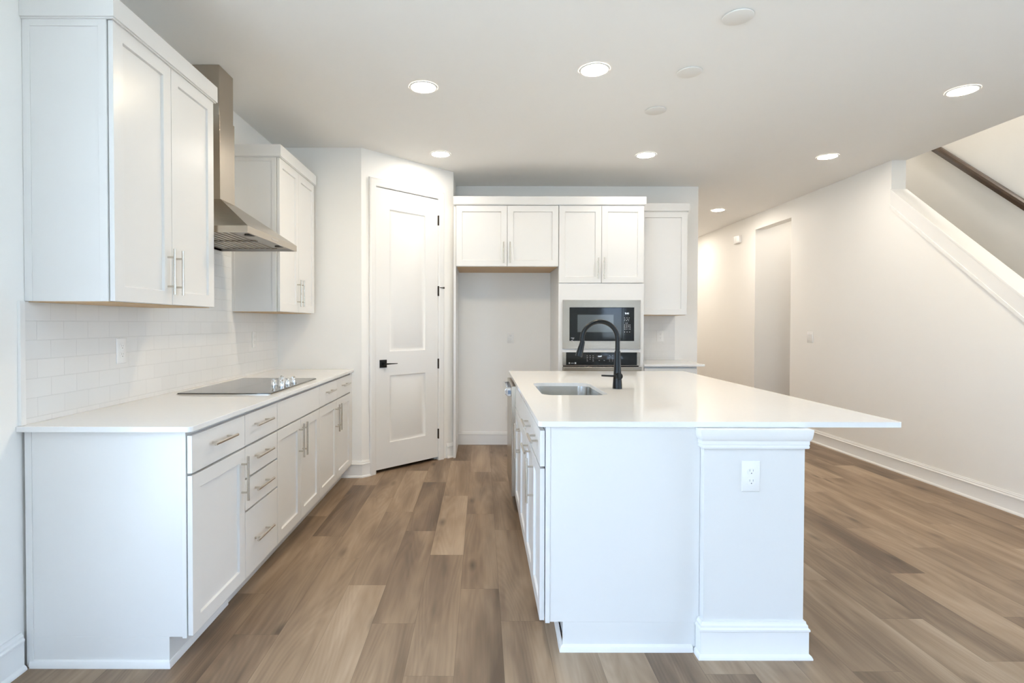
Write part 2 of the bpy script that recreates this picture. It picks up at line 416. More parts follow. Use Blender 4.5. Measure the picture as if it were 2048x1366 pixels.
# rear (unseen) living room walls with windows for daylight
struct('wall_stair_end', bx(XS, XE, YS, YS + 0.1, 0, CZ), M_WALL)
WINS = [(-1.1, 0.25, 0.10, 2.30), (3.15, 3.80, 0.90, 2.00)]
SIDE_L = [(-1.0, 1.2, 0.10, 2.60)]     # unseen window added in the left wall for more daylight
SIDE_R = [(-1.0, 1.35, 0.10, 2.60)]  # unseen window added opposite, to light the left cabinets
WN = [0]
def window_wall(name, fr, u0, u1, wins, th=0.12):
    """fr: u along the wall, n pointing outdoors, origin on the room side"""
    mb = MB(); xs = u0
    for (a, b, z0, z1) in wins:
        fr.box(mb, xs, a, 0, CZ, 0, th); fr.box(mb, a, b, 0, z0, 0, th); fr.box(mb, a, b, z1, CZ, 0, th); xs = b
    fr.box(mb, xs, u1, 0, CZ, 0, th)
    struct(name, mb, M_WALL)
    for (a, b, z0, z1) in wins:
        WN[0] += 1
        fm = MB(); w = 0.05; n = max(1, round((b - a) / 1.1))
        fr.box(fm, a, b, z0, z0 + w, 0.03, 0.09); fr.box(fm, a, b, z1 - w, z1, 0.03, 0.09)
        for k in range(n + 1):
            x = a + (b - a - w) * k / n; fr.box(fm, x, x + w, z0 + w, z1 - w, 0.03, 0.09)
        fo = struct('window_%d' % WN[0], fm, M_TRIM, 'unseen white framed window letting in daylight')
        g = MB(); fr.box(g, a + w, b - w, z0 + w, z1 - w, 0.057, 0.063); make('window_glass', g, M_GLASS, fo)
        ld = bpy.data.lights.new('window_portal', 'AREA'); ld.shape = 'RECTANGLE'; ld.size = b - a; ld.size_y = z1 - z0
        ld.cycles.is_portal = True
        lo = bpy.data.objects.new('window_portal', ld); COL.objects.link(lo)
        lo.location = fr.p((a + b) / 2, (z0 + z1) / 2, th + 0.02); lo.rotation_euler = (-fr.n).to_track_quat('-Z', 'Y').to_euler()
window_wall('wall_rear', Fr((0, YR, 0), (1, 0, 0), (0, -1, 0)), XL, XE + 0.1, WINS)
window_wall('wall_left_living', Fr((XL, 0, 0), (0, 1, 0), (-1, 0, 0)), YR, 1.4, SIDE_L)
window_wall('wall_living_side', Fr((XE, 0, 0), (0, 1, 0), (1, 0, 0)), YR, YS + 0.1, SIDE_R)

# baseboards
struct('baseboard_left', sweep([(XL, 1.25), (XL, 2.028)], BASEP), M_TRIM, 'white baseboard on the left wall before the cabinets')
struct('baseboard_pantry', sweep([(-1.17, YW), (P1.x, YW), tuple(DF.p(0.072, 0, 0))[:2]], BASEP), M_TRIM, 'white baseboard wrapping the corner left of the pantry door')
struct('baseboard_pantry_right', sweep([tuple(DF.p(0.945, 0, 0))[:2], (P2v.x, P2v.y), (P2v.x, P2v.y + 0.02)], BASEP), M_TRIM, 'white baseboard stub right of the pantry door')
struct('baseboard_back', sweep([(-0.246, YB), (0.742, YB)], BASEN), M_TRIM, 'white baseboard across the refrigerator recess')
struct('baseboard_right', sweep([(XR, 6.51), (XR, yk)], BASEP), M_TRIM, 'long white baseboard on the right wall')
struct('baseboard_hall', sweep([(XR, 11.0), (XR, 7.36)], BASEP), M_TRIM)
struct('baseboard_passage', sweep([(XR2, 7.36), (XS, 7.36)], BASEP), M_TRIM)

# ------------------------------------------------------------------ pantry door
door = struct('door_1', (lambda mb: (DF.box(mb, 0.120, 0.134, 0, 2.475, -0.11, 0.001), DF.box(mb, 0.842, 0.856, 0, 2.475, -0.11, 0.001), DF.box(mb, 0.134, 0.842, 2.461, 2.475, -0.11, 0.001),
        DF.box(mb, 0.134, 0.146, 0.0, 2.461, -0.05, -0.038), DF.box(mb, 0.830, 0.842, 0.0, 2.461, -0.05, -0.038), DF.box(mb, 0.146, 0.830, 2.449, 2.461, -0.05, -0.038)) and mb)(MB()), M_TRIM, 'tall white two-panel pantry door with black lever on the diagonal wall')
cas = MB()
CP = [(0, 0.0), (0, 0.010), (0.010, 0.015), (0.024, 0.0165), (0.040, 0.018), (0.052, 0.022), (0.060, 0.020), (0.066, 0.014), (0.066, 0.0)]
def casing_loop(kind):
    a, b, h = 0.138, 0.838, 2.463
    out = []
    for (w, t) in CP:
        if kind == 0: out.append(DF.p(a - w, 0.0, t))
        elif kind == 1: out.append(DF.p(a - w, h + w, t))
        elif kind == 2: out.append(DF.p(b + w, h + w, t))
        else: out.append(DF.p(b + w, 0.0, t))
    return out
cas.loft([casing_loop(k) for k in range(4)])
make('casing', cas, M_TRIM, door)
# door slab with two recessed, raised panels
ds = MB(); bm = ds.bm
A0, A1, B0, B1 = 0.1375, 0.8385, 0.030, 2.457
TF = 0.0  # face plane
us = [A0, 0.286, 0.688, A1]; vs = [B0, 0.252, 0.838, 1.048, 2.285, B1]
for i in range(3):
    for j in range(5):
        if i == 1 and j in (1, 3): continue
        ds.face([DF.p(us[i], vs[j], TF), DF.p(us[i + 1], vs[j], TF), DF.p(us[i + 1], vs[j + 1], TF), DF.p(us[i], vs[j + 1], TF)])
for j in (1, 3):
    def rq(k, n): return [DF.p(us[1] + k, vs[j] + k, n), DF.p(us[2] - k, vs[j] + k, n), DF.p(us[2] - k, vs[j + 1] - k, n), DF.p(us[1] + k, vs[j + 1] - k, n)]
    ds.loft([rq(0, TF), rq(0.006, TF - 0.006), rq(0.016, TF - 0.010), rq(0.030, TF - 0.010), rq(0.052, TF - 0.003)], cap0=False, cap1=True)
def oq(n): return [DF.p(A0, B0, n), DF.p(A1, B0, n), DF.p(A1, B1, n), DF.p(A0, B1, n)]
ds.loft([oq(TF), oq(-0.035)], cap0=False, cap1=True)
bmesh.ops.remove_doubles(bm, verts=bm.verts, dist=1e-5)
slab_o = make('door_panel', ds, M_TRIM, door)
hd = MB(); DF.box(hd, 0.180, 0.250, 0.910, 0.978, 0.0, 0.010)
hd.tube([DF.p(0.215, 0.944, 0.010), DF.p(0.215, 0.944, 0.046)], 0.011, 14)
hd.hexa([DF.p(0.203, 0.937, 0.040), DF.p(0.335, 0.940, 0.046), DF.p(0.335, 0.946, 0.046), DF.p(0.203, 0.951, 0.040)], [DF.p(0.203, 0.937, 0.052), DF.p(0.335, 0.940, 0.052), DF.p(0.335, 0.946, 0.052), DF.p(0.203, 0.951, 0.052)])
make('door_handle', hd, M_BLACKM, door, bevel=0.0015, label='black square lever handle')
make('strike_plate', (lambda mb: DF.box(mb, 0.1350, 0.1373, 0.915, 0.985, -0.030, 0.0012) and mb)(MB()), M_BLACKM, door, label='black strike plate')
for k, z in enumerate((0.205, 0.868, 1.552, 2.214)):
    hb = MB(); hb.tube([DF.p(0.8405, z, 0.007), DF.p(0.8405, z + 0.094, 0.007)], 0.0066, 12)
    DF.box(hb, 0.8335, 0.8475, z + 0.002, z + 0.092, -0.001, 0.002)
    if k == 2:
        hb.tube([DF.p(0.8405, z + 0.080, 0.007), DF.p(0.880, z + 0.078, 0.030)], 0.004, 8)
        hb.tube([DF.p(0.878, z + 0.078, 0.028), DF.p(0.890, z + 0.078, 0.036)], 0.008, 12)
    make('hinge', hb, M_BRONZE, door, label='dark bronze hinge with a stop pin' if k == 2 else 'dark bronze hinge')

# ------------------------------------------------------------------ left base run
FL = Fr((-1.101, 0, 0), (0, 1, 0), (1, 0, 0))      # carcass front plane, u = world Y
XC = -1.101
def base_carcass(y0, y1, parent, extra=None):
    mb = MB(); mb.box(XL + 0.012, XC, y0, y1, 0.114, CU - 0.001); mb.box(XL + 0.012, XC - 0.066, y0, y1, 0.0, 0.114)
    if extra: extra(mb)
    return make('body', mb, M_CAB, parent, bevel=0.001)
GB = 'white base cabinets along the left wall'
YN = 2.046
c = thing('base_cabinet', 'white base cabinet with one drawer over one door, nearest the camera on the left wall', 'cabinet', (-1.40, YN + 0.23, 0), GB)
def near_extra(mb):
    mb.box(XL + 0.012, XL + 0.037, YN - 0.004, YN, 0.0, CU - 0.001)
    mb.box(XC - 0.016, XC, YN - 0.003, YN, 0.110, CU - 0.001)
base_carcass(YN, 2.507, c, near_extra)
make('toe_moulding', sweep([(XL + 0.026, YN), (XC - 0.070, YN), (XC - 0.070, 2.507)], [(0, 0), (0.012, 0), (0.012, 0.012), (0.008, 0.024), (0, 0.028)]), M_TRIM, c)
d = slab(FL, YN, 2.507, 0.727, 0.872, c); pull(FL, 2.268, 0.812, d)
d = shaker(FL, YN, 2.507, 0.116, 0.721, c); pull(FL, 2.470, 0.592, d, True)
c = thing('base_cabinet', 'white base cabinet with a stack of four drawers, left of the cooktop', 'cabinet', (-1.40, 2.70, 0), GB)
base_carcass(2.508, 2.905, c)
for (z0, z1, zh) in ((0.727, 0.872, 0.812), (0.578, 0.721, 0.660), (0.428, 0.572, 0.508), (0.116, 0.422, 0.268)):
    d = slab(FL, 2.508, 2.905, z0, z1, c); pull(FL, 2.680, zh, d)
c = thing('base_cabinet', 'white base cabinet under the cooktop, two doors below a plain front', 'cabinet', (-1.40, 3.28, 0), GB)
base_carcass(2.906, 3.662, c)
slab(FL, 2.906, 3.662, 0.727, 0.872, c, 'false_front')
d = shaker(FL, 2.906, 3.284, 0.116, 0.721, c); pull(FL, 3.252, 0.598, d, True)
d = shaker(FL, 3.284, 3.662, 0.116, 0.721, c); pull(FL, 3.316, 0.598, d, True)
c = thing('base_cabinet', 'white base cabinet with two small drawers over two doors, farthest along the left wall', 'cabinet', (-1.40, 4.10, 0), GB)
base_carcass(3.663, 4.603, c, lambda mb: mb.box(XC, XC + 0.018, 4.540, 4.603, 0.116, CU - 0.001))
for a, b in ((3.663, 4.100), (4.100, 4.538)):
    d = slab(FL, a, b, 0.727, 0.872, c); pull(FL, (a + b) / 2, 0.812, d)
d = shaker(FL, 3.663, 4.100, 0.116, 0.721, c); pull(FL, 4.068, 0.592, d, True)
d = shaker(FL, 4.100, 4.538, 0.116, 0.721, c); pull(FL, 4.132, 0.592, d, True)

# countertop with a rounded free corner
def rounded_outline(x0, x1, y0, y1, r, n=6):
    """r: radii for corners (x0,y0),(x1,y0),(x1,y1),(x0,y1)"""
    out = []
    for (cx, cy, a0, rr) in ((x0, y0, PI, r[0]), (x1, y0, 1.5 * PI, r[1]), (x1, y1, 0, r[2]), (x0, y1, 0.5 * PI, r[3])):
        if rr <= 0: out.append((cx, cy)); continue
        ox = cx + (rr if cx == x0 else -rr); oy = cy + (rr if cy == y0 else -rr)
        for k in range(n + 1):
            a = a0 + (PI / 2) * k / n; out.append((ox + rr * math.cos(a), oy + rr * math.sin(a)))
    return out
def plate(outer, z0, z1, hole=None):
    mb = MB(); bm = mb.bm
    for z in (z0, z1):
        vo = [bm.verts.new((x, y, z)) for x, y in outer]; ed = [bm.edges.new((vo[i], vo[(i + 1) % len(vo)])) for i in range(len(vo))]
        if hole:
            vh = [bm.verts.new((x, y, z)) for x, y in hole]; ed += [bm.edges.new((vh[i], vh[(i + 1) % len(vh)])) for i in range(len(vh))]
            bmesh.ops.triangle_fill(bm, use_beauty=True, edges=ed)
        else: bm.faces.new(vo)
        if z == z0: a, ah = vo, (vh if hole else None)
    n = len(outer)
    for i in range(n): bm.faces.new((a[i], a[(i + 1) % n], vo[(i + 1) % n], vo[i]))
    if hole:
        n = len(hole)
        for i in range(n): bm.faces.new((ah[i], vh[i], vh[(i + 1) % n], ah[(i + 1) % n]))
    return mb
o = make('countertop', plate(rounded_outline(XL + 0.001, -1.066, 2.018, 4.6045, (0, 0.018, 0, 0)), CU, CT), M_QUARTZ, bevel=0.002)
tag(o, 'white quartz countertop holding the cooktop along the left wall', 'countertop')

# backsplash
struct('wall_backsplash_left', bx(XL + 0.0005, XL + 0.009, 2.052, 4.6045, CT + 0.0005, 1.3715), M_TILE_L, 'white subway tile backsplash on the left wall')
struct('wall_backsplash_hood', bx(XL + 0.0005, XL + 0.009, 2.842, 3.762, 1.3715, 1.80), M_TILE_L, 'white subway tile behind the range hood')
struct('trim_3', bx(XL + 0.0005, XL + 0.012, 2.030, 2.052, CT + 0.0005, 1.3715), M_TRIM, 'white edge strip at the near end of the tile')

def outlet(name, fr, u, v, label, gang=1, rocker=False, cat='outlet', kindn='receptacle'):
    """wall plate centred at u, v on frame fr"""
    w = 0.070 + 0.046 * (gang - 1); h = 0.118
    t = thing(name, label, cat, fr.p(u, v, 0))
    mb = MB(); lo = []
    for (k, n) in ((0, 0.0003), (0, 0.003), (0.004, 0.0058)):
        lo.append([fr.p(u - w / 2 + k, v - h / 2 + k, n), fr.p(u + w / 2 - k, v - h / 2 + k, n), fr.p(u + w / 2 - k, v + h / 2 - k, n), fr.p(u - w / 2 + k, v + h / 2 - k, n)])
    mb.loft(lo); make('wall_plate', mb, M_PLASTIC, t)
    for g in range(gang):
        cu = u + (g - (gang - 1) / 2) * 0.046
        if rocker:
            mb = MB(); mb.hexa([fr.p(cu - 0.0165, v - 0.033, 0.0055), fr.p(cu + 0.0165, v - 0.033, 0.0055), fr.p(cu + 0.0165, v + 0.033, 0.0055), fr.p(cu - 0.0165, v + 0.033, 0.0055)],
                               [fr.p(cu - 0.0155, v - 0.032, 0.0065), fr.p(cu + 0.0155, v - 0.032, 0.0065), fr.p(cu + 0.0155, v + 0.032, 0.0095), fr.p(cu - 0.0155, v + 0.032, 0.0095)])
            make('rocker_switch', mb, M_PLASTIC, t, bevel=0.0006)
        else:
            for s_ in (-0.0195, 0.0195):
                mb = MB(); pts = []
                for k in range(20):
                    a = 2 * PI * k / 20; pts.append((0.0170 * math.cos(a), max(-0.0128, min(0.0128, 0.0170 * math.sin(a)))))
                mb.loft([[fr.p(cu + a, v + s_ + b, 0.0055) for a, b in pts], [fr.p(cu + a * 0.97, v + s_ + b * 0.97, 0.0078) for a, b in pts]])
                so = make('socket', mb, M_PLASTIC, t)
                mb = MB()
                for q in (-0.0064, 0.0064): fr.box(mb, cu + q - 0.0010, cu + q + 0.0010, v + s_ + 0.0005, v + s_ + 0.0085, 0.0078, 0.0081)
                make('socket_slots', mb, M_SLOT, so)
                mb = MB(); mb.tube([fr.p(cu, v + s_ - 0.0065, 0.0078), fr.p(cu, v + s_ - 0.0065, 0.0082)], 0.0021, 10)
                make('ground_hole', mb, M_GREYHOLE, so)
    return t
FT = Fr((XL + 0.009, 0, 0), (0, 1, 0), (1, 0, 0))
outlet('wall_outlet', FT, 2.600, 1.160, 'white outlet on the subway tile near the front end of the left countertop')
outlet('wall_outlet', FT, 4.120, 1.170, 'white outlet on the subway tile beyond the cooktop')

# ------------------------------------------------------------------ left wall cabinets
FU = Fr((-1.398, 0, 0), (0, 1, 0), (1, 0, 0)); XUc = -1.398
def wall_cab(y0, y1, label, zb=1.372, zt=2.440, hz=1.516):
    c = thing('wall_cabinet', label, 'cabinet', ((XL + XUc) / 2, (y0 + y1) / 2, zb), 'white wall cabinets on the left wall')
    mb = MB(); mb.box(XL + 0.001, XUc, y0, y1, zb, zt)
    mb.box(XL + 0.001, XL + 0.030, y0 - 0.003, y0, zb, zt); mb.box(XL + 0.030, XUc - 0.030, y0 - 0.003, y0, zt - 0.045, zt); mb.box(XUc - 0.030, XUc, y0 - 0.003, y0, zb, zt)
    make('body', mb, M_CAB, c, bevel=0.0008)
    make('underside', bx(XL + 0.012, XUc - 0.004, y0 + 0.004, y1 - 0.004, zb - 0.003, zb), M_MAPLE, c, label='bare maple underside')
    ym = (y0 + y1) / 2
    d = shaker(FU, y0 + 0.002, ym, zb, zt - 0.018, c); pull(FU, ym - 0.034, hz, d, True)
    d = shaker(FU, ym, y1 - 0.002, zb, zt - 0.018, c); pull(FU, ym + 0.034, hz, d, True)
    cp = [(0.0, 0.0), (0.008, 0.0), (0.008, 0.004), (0.014, 0.006), (0.014, 0.084), (0.0, 0.084)]
    mb = sweep([(XL + 0.001, y0), (XUc + 0.022, y0), (XUc + 0.022, y1), (XL + 0.001, y1)], cp, 1, 2.420)
    make('crown_moulding', mb, M_CAB, c, label='flat crown board')
    make('top_panel', bx(XL + 0.002, XUc + 0.021, y0 + 0.001, y1 - 0.001, 2.441, 2.450), M_CAB, c)
    return c
wall_cab(2.066, 2.842, 'tall white two-door wall cabinet nearest the camera, over the left countertop')
wall_cab(3.762, 4.540, 'white two-door wall cabinet beyond the range hood')

# ------------------------------------------------------------------ range hood
h = thing('range_hood', 'stainless steel chimney range hood above the cooktop', 'range hood', (-1.46, 3.24, 1.762))
Y0, Y1, XF = 2.860, 3.620, -1.212; xb = XL + 0.010
mb = MB()
def hq(z, x1, a, b): return [(xb, a, z), (x1, a, z), (x1, b, z), (xb, b, z)]
mb.loft([hq(1.762, XF, Y0, Y1), hq(1.797, XF, Y0, Y1), hq(1.803, XF - 0.006, Y0 + 0.006, Y1 - 0.006), hq(1.995, -1.478, 3.128, 3.322)], cap0=False, cap1=True)
make('canopy', mb, M_STEELH, h, bevel=0.0012)
mb = MB()
mb.loft([hq(1.762, XF, Y0, Y1), hq(1.762, XF - 0.012, Y0 + 0.012, Y1 - 0.012), hq(1.776, XF - 0.014, Y0 + 0.014, Y1 - 0.014)], cap0=False, cap1=True)
uo = make('underside_panel', mb, M_GREY, h, label='grey steel underside')
mb = MB()
for k in range(2):
    a = Y0 + 0.06 + k * 0.33
    for j in range(9):
        x = xb + 0.06 + j * 0.036; mb.box(x, x + 0.012, a, a + 0.30, 1.7725, 1.7755)
    mb.box(xb + 0.05, xb + 0.385, a - 0.006, a, 1.771, 1.776); mb.box(xb + 0.05, xb + 0.385, a + 0.30, a + 0.306, 1.771, 1.776)
make('grease_filter', mb, M_STEELH, uo)
for a in (3.02, 3.46):
    mb = MB(); mb.tube([(XF - 0.055, a, 1.770), (XF - 0.055, a, 1.7765)], 0.028, 20)
    make('hood_lamp', mb, M_DULLBLK, uo, label='dark unlit hood lamp')
mb = MB(); mb.box(XF - 0.0005, XF + 0.0012, 3.190, 3.290, 1.7735, 1.7860)
for k in range(6): mb.box(XF + 0.0012, XF + 0.0018, 3.200 + k * 0.014, 3.208 + k * 0.014, 1.7770, 1.7825)
make('nameplate', mb, M_GREY, h, label='small dark plate on the rim')
make('chimney_lower', bx(xb, -1.482, 3.132, 3.318, 1.990, 2.470), M_STEELH, h, bevel=0.0015)
make('chimney_upper', bx(xb, -1.487, 3.137, 3.313, 2.470, CZ - 0.001), M_STEELH, h, bevel=0.0015)

# ------------------------------------------------------------------ cooktop
k = thing('cooktop', 'black glass electric cooktop with chrome knobs on the left countertop', 'cooktop', (-1.38, 3.35, CT))
make('glass_top', plate(rounded_outline(-1.628, -1.128, 2.935, 3.765, (0.012,) * 4), CT + 0.0015, CT + 0.0085), M_GLASSBLK, k, bevel=0.0015)
mb = plate(rounded_outline(-1.631, -1.125, 2.932, 3.768, (0.013,) * 4), CT + 0.0003, CT + 0.0035)
make('steel_rim', mb, M_STEEL, k, label='thin steel rim')
for (x, y) in ((-1.240, 3.292), (-1.176, 3.242), (-1.180, 3.347), (-1.178, 3.445), (-1.268, 3.498)):
    mb = MB(); z = CT + 0.0085
    mb.tube([(x, y, z), (x, y, z + 0.004), (x, y, z + 0.004), (x, y, z + 0.030), (x, y, z + 0.034)], [0.0200, 0.0200, 0.0182, 0.0176, 0.0150], 24)
    mb.box(x - 0.0045, x + 0.0045, y - 0.0165, y + 0.0165, z + 0.026, z + 0.042)
    make('knob', mb, M_CHROME, k, bevel=0.001, label='chrome knob')

# ------------------------------------------------------------------ back wall units
YF = 5.250
FB = Fr((0, YF + 0.022, 0), (1, 0, 0), (0, -1, 0))
c = c_fridge = thing('refrigerator_cabinet', 'white two-door cabinet bridging the empty refrigerator recess', 'cabinet', (0.24, 5.56, 0))
mb = MB(); mb.box(-0.243, 0.733, YF + 0.022, YB - 0.001, 1.838, 2.440)
make('body', mb, M_CAB, c, bevel=0.001)
make('side_panel', bx(-0.268, -0.244, YF + 0.020, YB - 0.001, 0.0, 2.440), M_CAB, c, bevel=0.001, label='tall white side panel beside the recess')
make('underside', bx(-0.236, 0.728, YF + 0.045, YB - 0.004, 1.835, 1.838), M_MAPLE, c, label='bare maple underside')
d = shaker(FB, -0.243, 0.2445, 1.838, 2.417, c); pull(FB, 0.209, 1.968, d, True)
d = shaker(FB, 0.2445, 0.733, 1.838, 2.417, c); pull(FB, 0.270, 1.968, d, True)
c = thing('oven_cabinet', 'tall white cabinet holding the microwave and wall oven', 'cabinet', (1.14, 5.56, 0))
mb = MB()   # carcass with two niches left open
mb.box(0.735, 0.765, YF + 0.022, YB - 0.001, 0, 2.44); mb.box(1.523, 1.549, YF + 0.022, YB - 0.001, 0, 2.44)
mb.box(0.765, 1.523, YF + 0.022, YB - 0.001, 1.500, 2.44); mb.box(0.765, 1.523, YF + 0.022, YB - 0.001, 1.025, 1.068)
mb.box(0.765, 1.523, YF + 0.022, YB - 0.001, 0.0, 0.330); mb.box(0.765, 1.523, YB - 0.02, YB - 0.001, 0.33, 1.5)
make('body', mb, M_CAB, c, bevel=0.001)
mb = MB(); mb.box(0.735, 1.549, YF + 0.004, YF + 0.022, 1.508, 1.678); mb.box(0.735, 0.780, YF + 0.004, YF + 0.022, 0.114, 1.508)
mb.box(1.505, 1.549, YF + 0.004, YF + 0.022, 0.114, 1.508); mb.box(0.780, 1.505, YF + 0.004, YF + 0.022, 1.020, 1.066); mb.box(0.780, 1.505, YF + 0.004, YF + 0.022, 0.114, 0.340)
make('face_frame', mb, M_CAB, c, bevel=0.0008)
d = shaker(FB, 0.737, 1.1425, 1.682, 2.417, c); pull(FB, 1.108, 1.821, d, True)
d = shaker(FB, 1.1425, 1.547, 1.682, 2.417, c); pull(FB, 1.166, 1.821, d, True)
cp = [(0.0, 0.0), (0.008, 0.0), (0.008, 0.004), (0.014, 0.006), (0.014, 0.080), (0.0, 0.080)]
make('crown_moulding', sweep([(0.7345, YF), (1.549, YF), (1.549, YB - 0.002)], cp, 1, 2.420), M_CAB, c, label='flat crown board')
make('crown_moulding', sweep([(-0.268, YF), (0.7345, YF)], cp, 1, 2.420), M_CAB, c_fridge, label='flat crown board')
# microwave
mw = thing('microwave_oven', 'built-in microwave with wide stainless steel frame above the wall oven', 'microwave', (1.143, 5.25, 1.056))
FM = Fr((0, YF - 0.002, 0), (1, 0, 0), (0, -1, 0))
mb = MB(); a0, a1, z0, z1 = 0.774, 1.514, 1.055, 1.519; b0, b1, w0, w1 = 0.838, 1.454, 1.129, 1.450
for (x0, x1, y0, y1) in ((a0, a1, w1, z1), (a0, a1, z0, w0), (a0, b0, w0, w1), (b1, a1, w0, w1)): FM.box(mb, x0, x1, y0, y1, -0.005, 0.010)
bmesh.ops.remove_doubles(mb.bm, verts=mb.bm.verts, dist=1e-5)
make('trim_frame', mb, M_STEELH, mw, label='stainless steel frame')
mb = MB(); FM.box(mb, b0 + 0.001, b1 - 0.001, w0 + 0.001, w1 - 0.001, -0.30, 0.004)
make('casing', mb, M_DULLBLK, mw)
mb = MB(); FM.box(mb, b0 + 0.003, 1.336, w0 + 0.003, w1 - 0.003, 0.004, 0.016)
md = make('door', mb, M_PANELBLK, mw, bevel=0.0015, label='black glass door')
mb = MB(); FM.box(mb, 0.914, 1.256, 1.214, 1.379, 0.016, 0.0168)
make('window', mb, M_GLASSWIN, md, label='grey viewing window')
mb = MB(); FM.box(mb, 1.338, b1 - 0.003, w0 + 0.003, w1 - 0.003, 0.004, 0.016)
mp_ = make('control_panel', mb, M_PANELBLK, mw, bevel=0.0015, label='black control panel')
rnd = random.Random(3)
mb = MB()
for r_, (z, cols) in enumerate(((1.350, (0, 1.3, 2.6)), (1.336, (0.1, 1.5, 2.4)), (1.324, (0, 1, 2.2)), (1.300, (0.7, 1.4)), (1.284, (0, 1, 2, 3)), (1.270, (0, 1, 2, 3)), (1.256, (0, 1, 2, 3)), (1.242, (0, 1, 2, 3)), (1.216, (0, 1.4, 2.8)))):
    for cc_ in cols:
        x = 1.358 + cc_ * 0.0165; w = 0.005 + 0.005 * rnd.random(); FM.box(mb, x, x + w, z - 0.0022, z + 0.0022, 0.0160, 0.0163)
make('keypad', mb, M_MARK, mp_, label='pale keypad marks', kind='stuff')
def text(body, size, fr, u, v, n, mt, parent, name='digits'):
    cu = bpy.data.curves.new(name, 'FONT'); cu.body = body; cu.size = size; cu.align_x = 'CENTER'; cu.align_y = 'CENTER'; cu.extrude = 0.0002
    tmp = bpy.data.objects.new(name, cu); COL.objects.link(tmp); bpy.context.view_layer.update()
    me = bpy.data.meshes.new_from_object(tmp.evaluated_get(bpy.context.evaluated_depsgraph_get()))
    bpy.data.objects.remove(tmp, do_unlink=True); me.materials.clear(); me.materials.append(mt)
    o = bpy.data.objects.new(name, me); w = Vector(fr.p(u, v, n)); link(o, parent, w)
    o.rotation_euler = (PI / 2, 0, 0) if abs(fr.n.y) > 0.5 else (PI / 2, 0, PI / 2)
    return o
text('9:41', 0.024, FM, 1.384, 1.391, 0.0164, M_LED, mp_)
mb = MB(); FM.box(mb, 0.852, 0.884, 1.156, 1.160, 0.0160, 0.0163); FM.box(mb, 0.866, 0.880, 1.147, 1.150, 0.0160, 0.0163)
make('print', mb, M_MARK, md, label='pale printed text')
mb = MB(); mb.face([FM.p(0.842, 1.136, 0.0105), FM.p(0.878, 1.122, 0.0105), FM.p(0.886, 1.104, 0.0112), FM.p(0.880, 1.116, 0.0112), FM.p(0.868, 1.138, 0.0165), FM.p(0.856, 1.136, 0.0165)])
so = make('film_tab', mb, M_PLASTIC, mw, label='torn white protective film tab'); so.modifiers.new('s', 'SOLIDIFY').thickness = 0.0005
# wall oven
ov = thing('wall_oven', 'black glass and stainless wall oven under the microwave', 'oven', (1.143, 5.25, 0.34))
mb = MB(); FM.box(mb, 0.782, 1.503, 0.345, 1.015, -0.50, -0.003); make('casing', mb, M_DULLBLK, ov)
mb = MB(); FM.box(mb, 0.774, 1.514, 0.895, 1.021, -0.003, 0.012)
cpn = make('control_panel', mb, M_STEELH, ov, bevel=0.0012, label='stainless framed control panel')
mb = MB(); FM.box(mb, 0.807, 1.481, 0.900, 1.0215, 0.012, 0.015); gp = make('control_glass', mb, M_PANELBLK, cpn, label='black glass control strip')
mb = MB()
for i in range(3):
    for j in range(4):
        if i == 1 and j == 3: continue
        x = 1.003 + i * 0.028; z = 0.990 - j * 0.0165; FM.box(mb, x, x + 0.008 + 0.003 * (j % 2), z - 0.0018, z + 0.0018, 0.0150, 0.0153)
for i in range(2):
    for j in range(4):
        x = 1.217 + i * 0.028; z = 0.990 - j * 0.0165; FM.box(mb, x, x + 0.007, z - 0.0015, z + 0.0015, 0.0150, 0.0153)
for x in (1.118, 1.165): FM.box(mb, x, x + 0.009, 0.942, 0.946, 0.0150, 0.0153)
FM.box(mb, 0.852, 0.880, 0.917, 0.920, 0.0150, 0.0153); FM.box(mb, 0.888, 0.903, 0.912, 0.926, 0.0150, 0.0153)
mb.tube([FM.p(0.838, 0.919, 0.0150), FM.p(0.838, 0.919, 0.0153)], 0.007, 14)
make('keypad', mb, M_MARK, gp, kind='stuff')
mb = MB(); FM.box(mb, 1.096, 1.196, 0.960, 0.992, 0.0150, 0.0152); make('display', mb, M_DULLBLK, gp)
text('12:47', 0.017, FM, 1.127, 0.983, 0.0156, M_LED, gp)
mb = MB(); FM.box(mb, 0.774, 1.514, 0.345, 0.884, -0.003, 0.022)
od = make('door', mb, M_STEELH, ov, bevel=0.002, label='stainless oven door')
mb = MB(); FM.box(mb, 0.85, 1.44, 0.42, 0.78, 0.022, 0.024); make('window', mb, M_GLASSBLK, od, label='black oven window')
mb = MB(); FM.box(mb, 0.774, 1.514, 0.848, 0.887, 0.045, 0.066)
for x in (0.790, 1.478): FM.box(mb, x, x + 0.022, 0.856, 0.880, 0.022, 0.046)
make('handle', mb, M_STEELH, od, bevel=0.004, label='wide stainless handle')
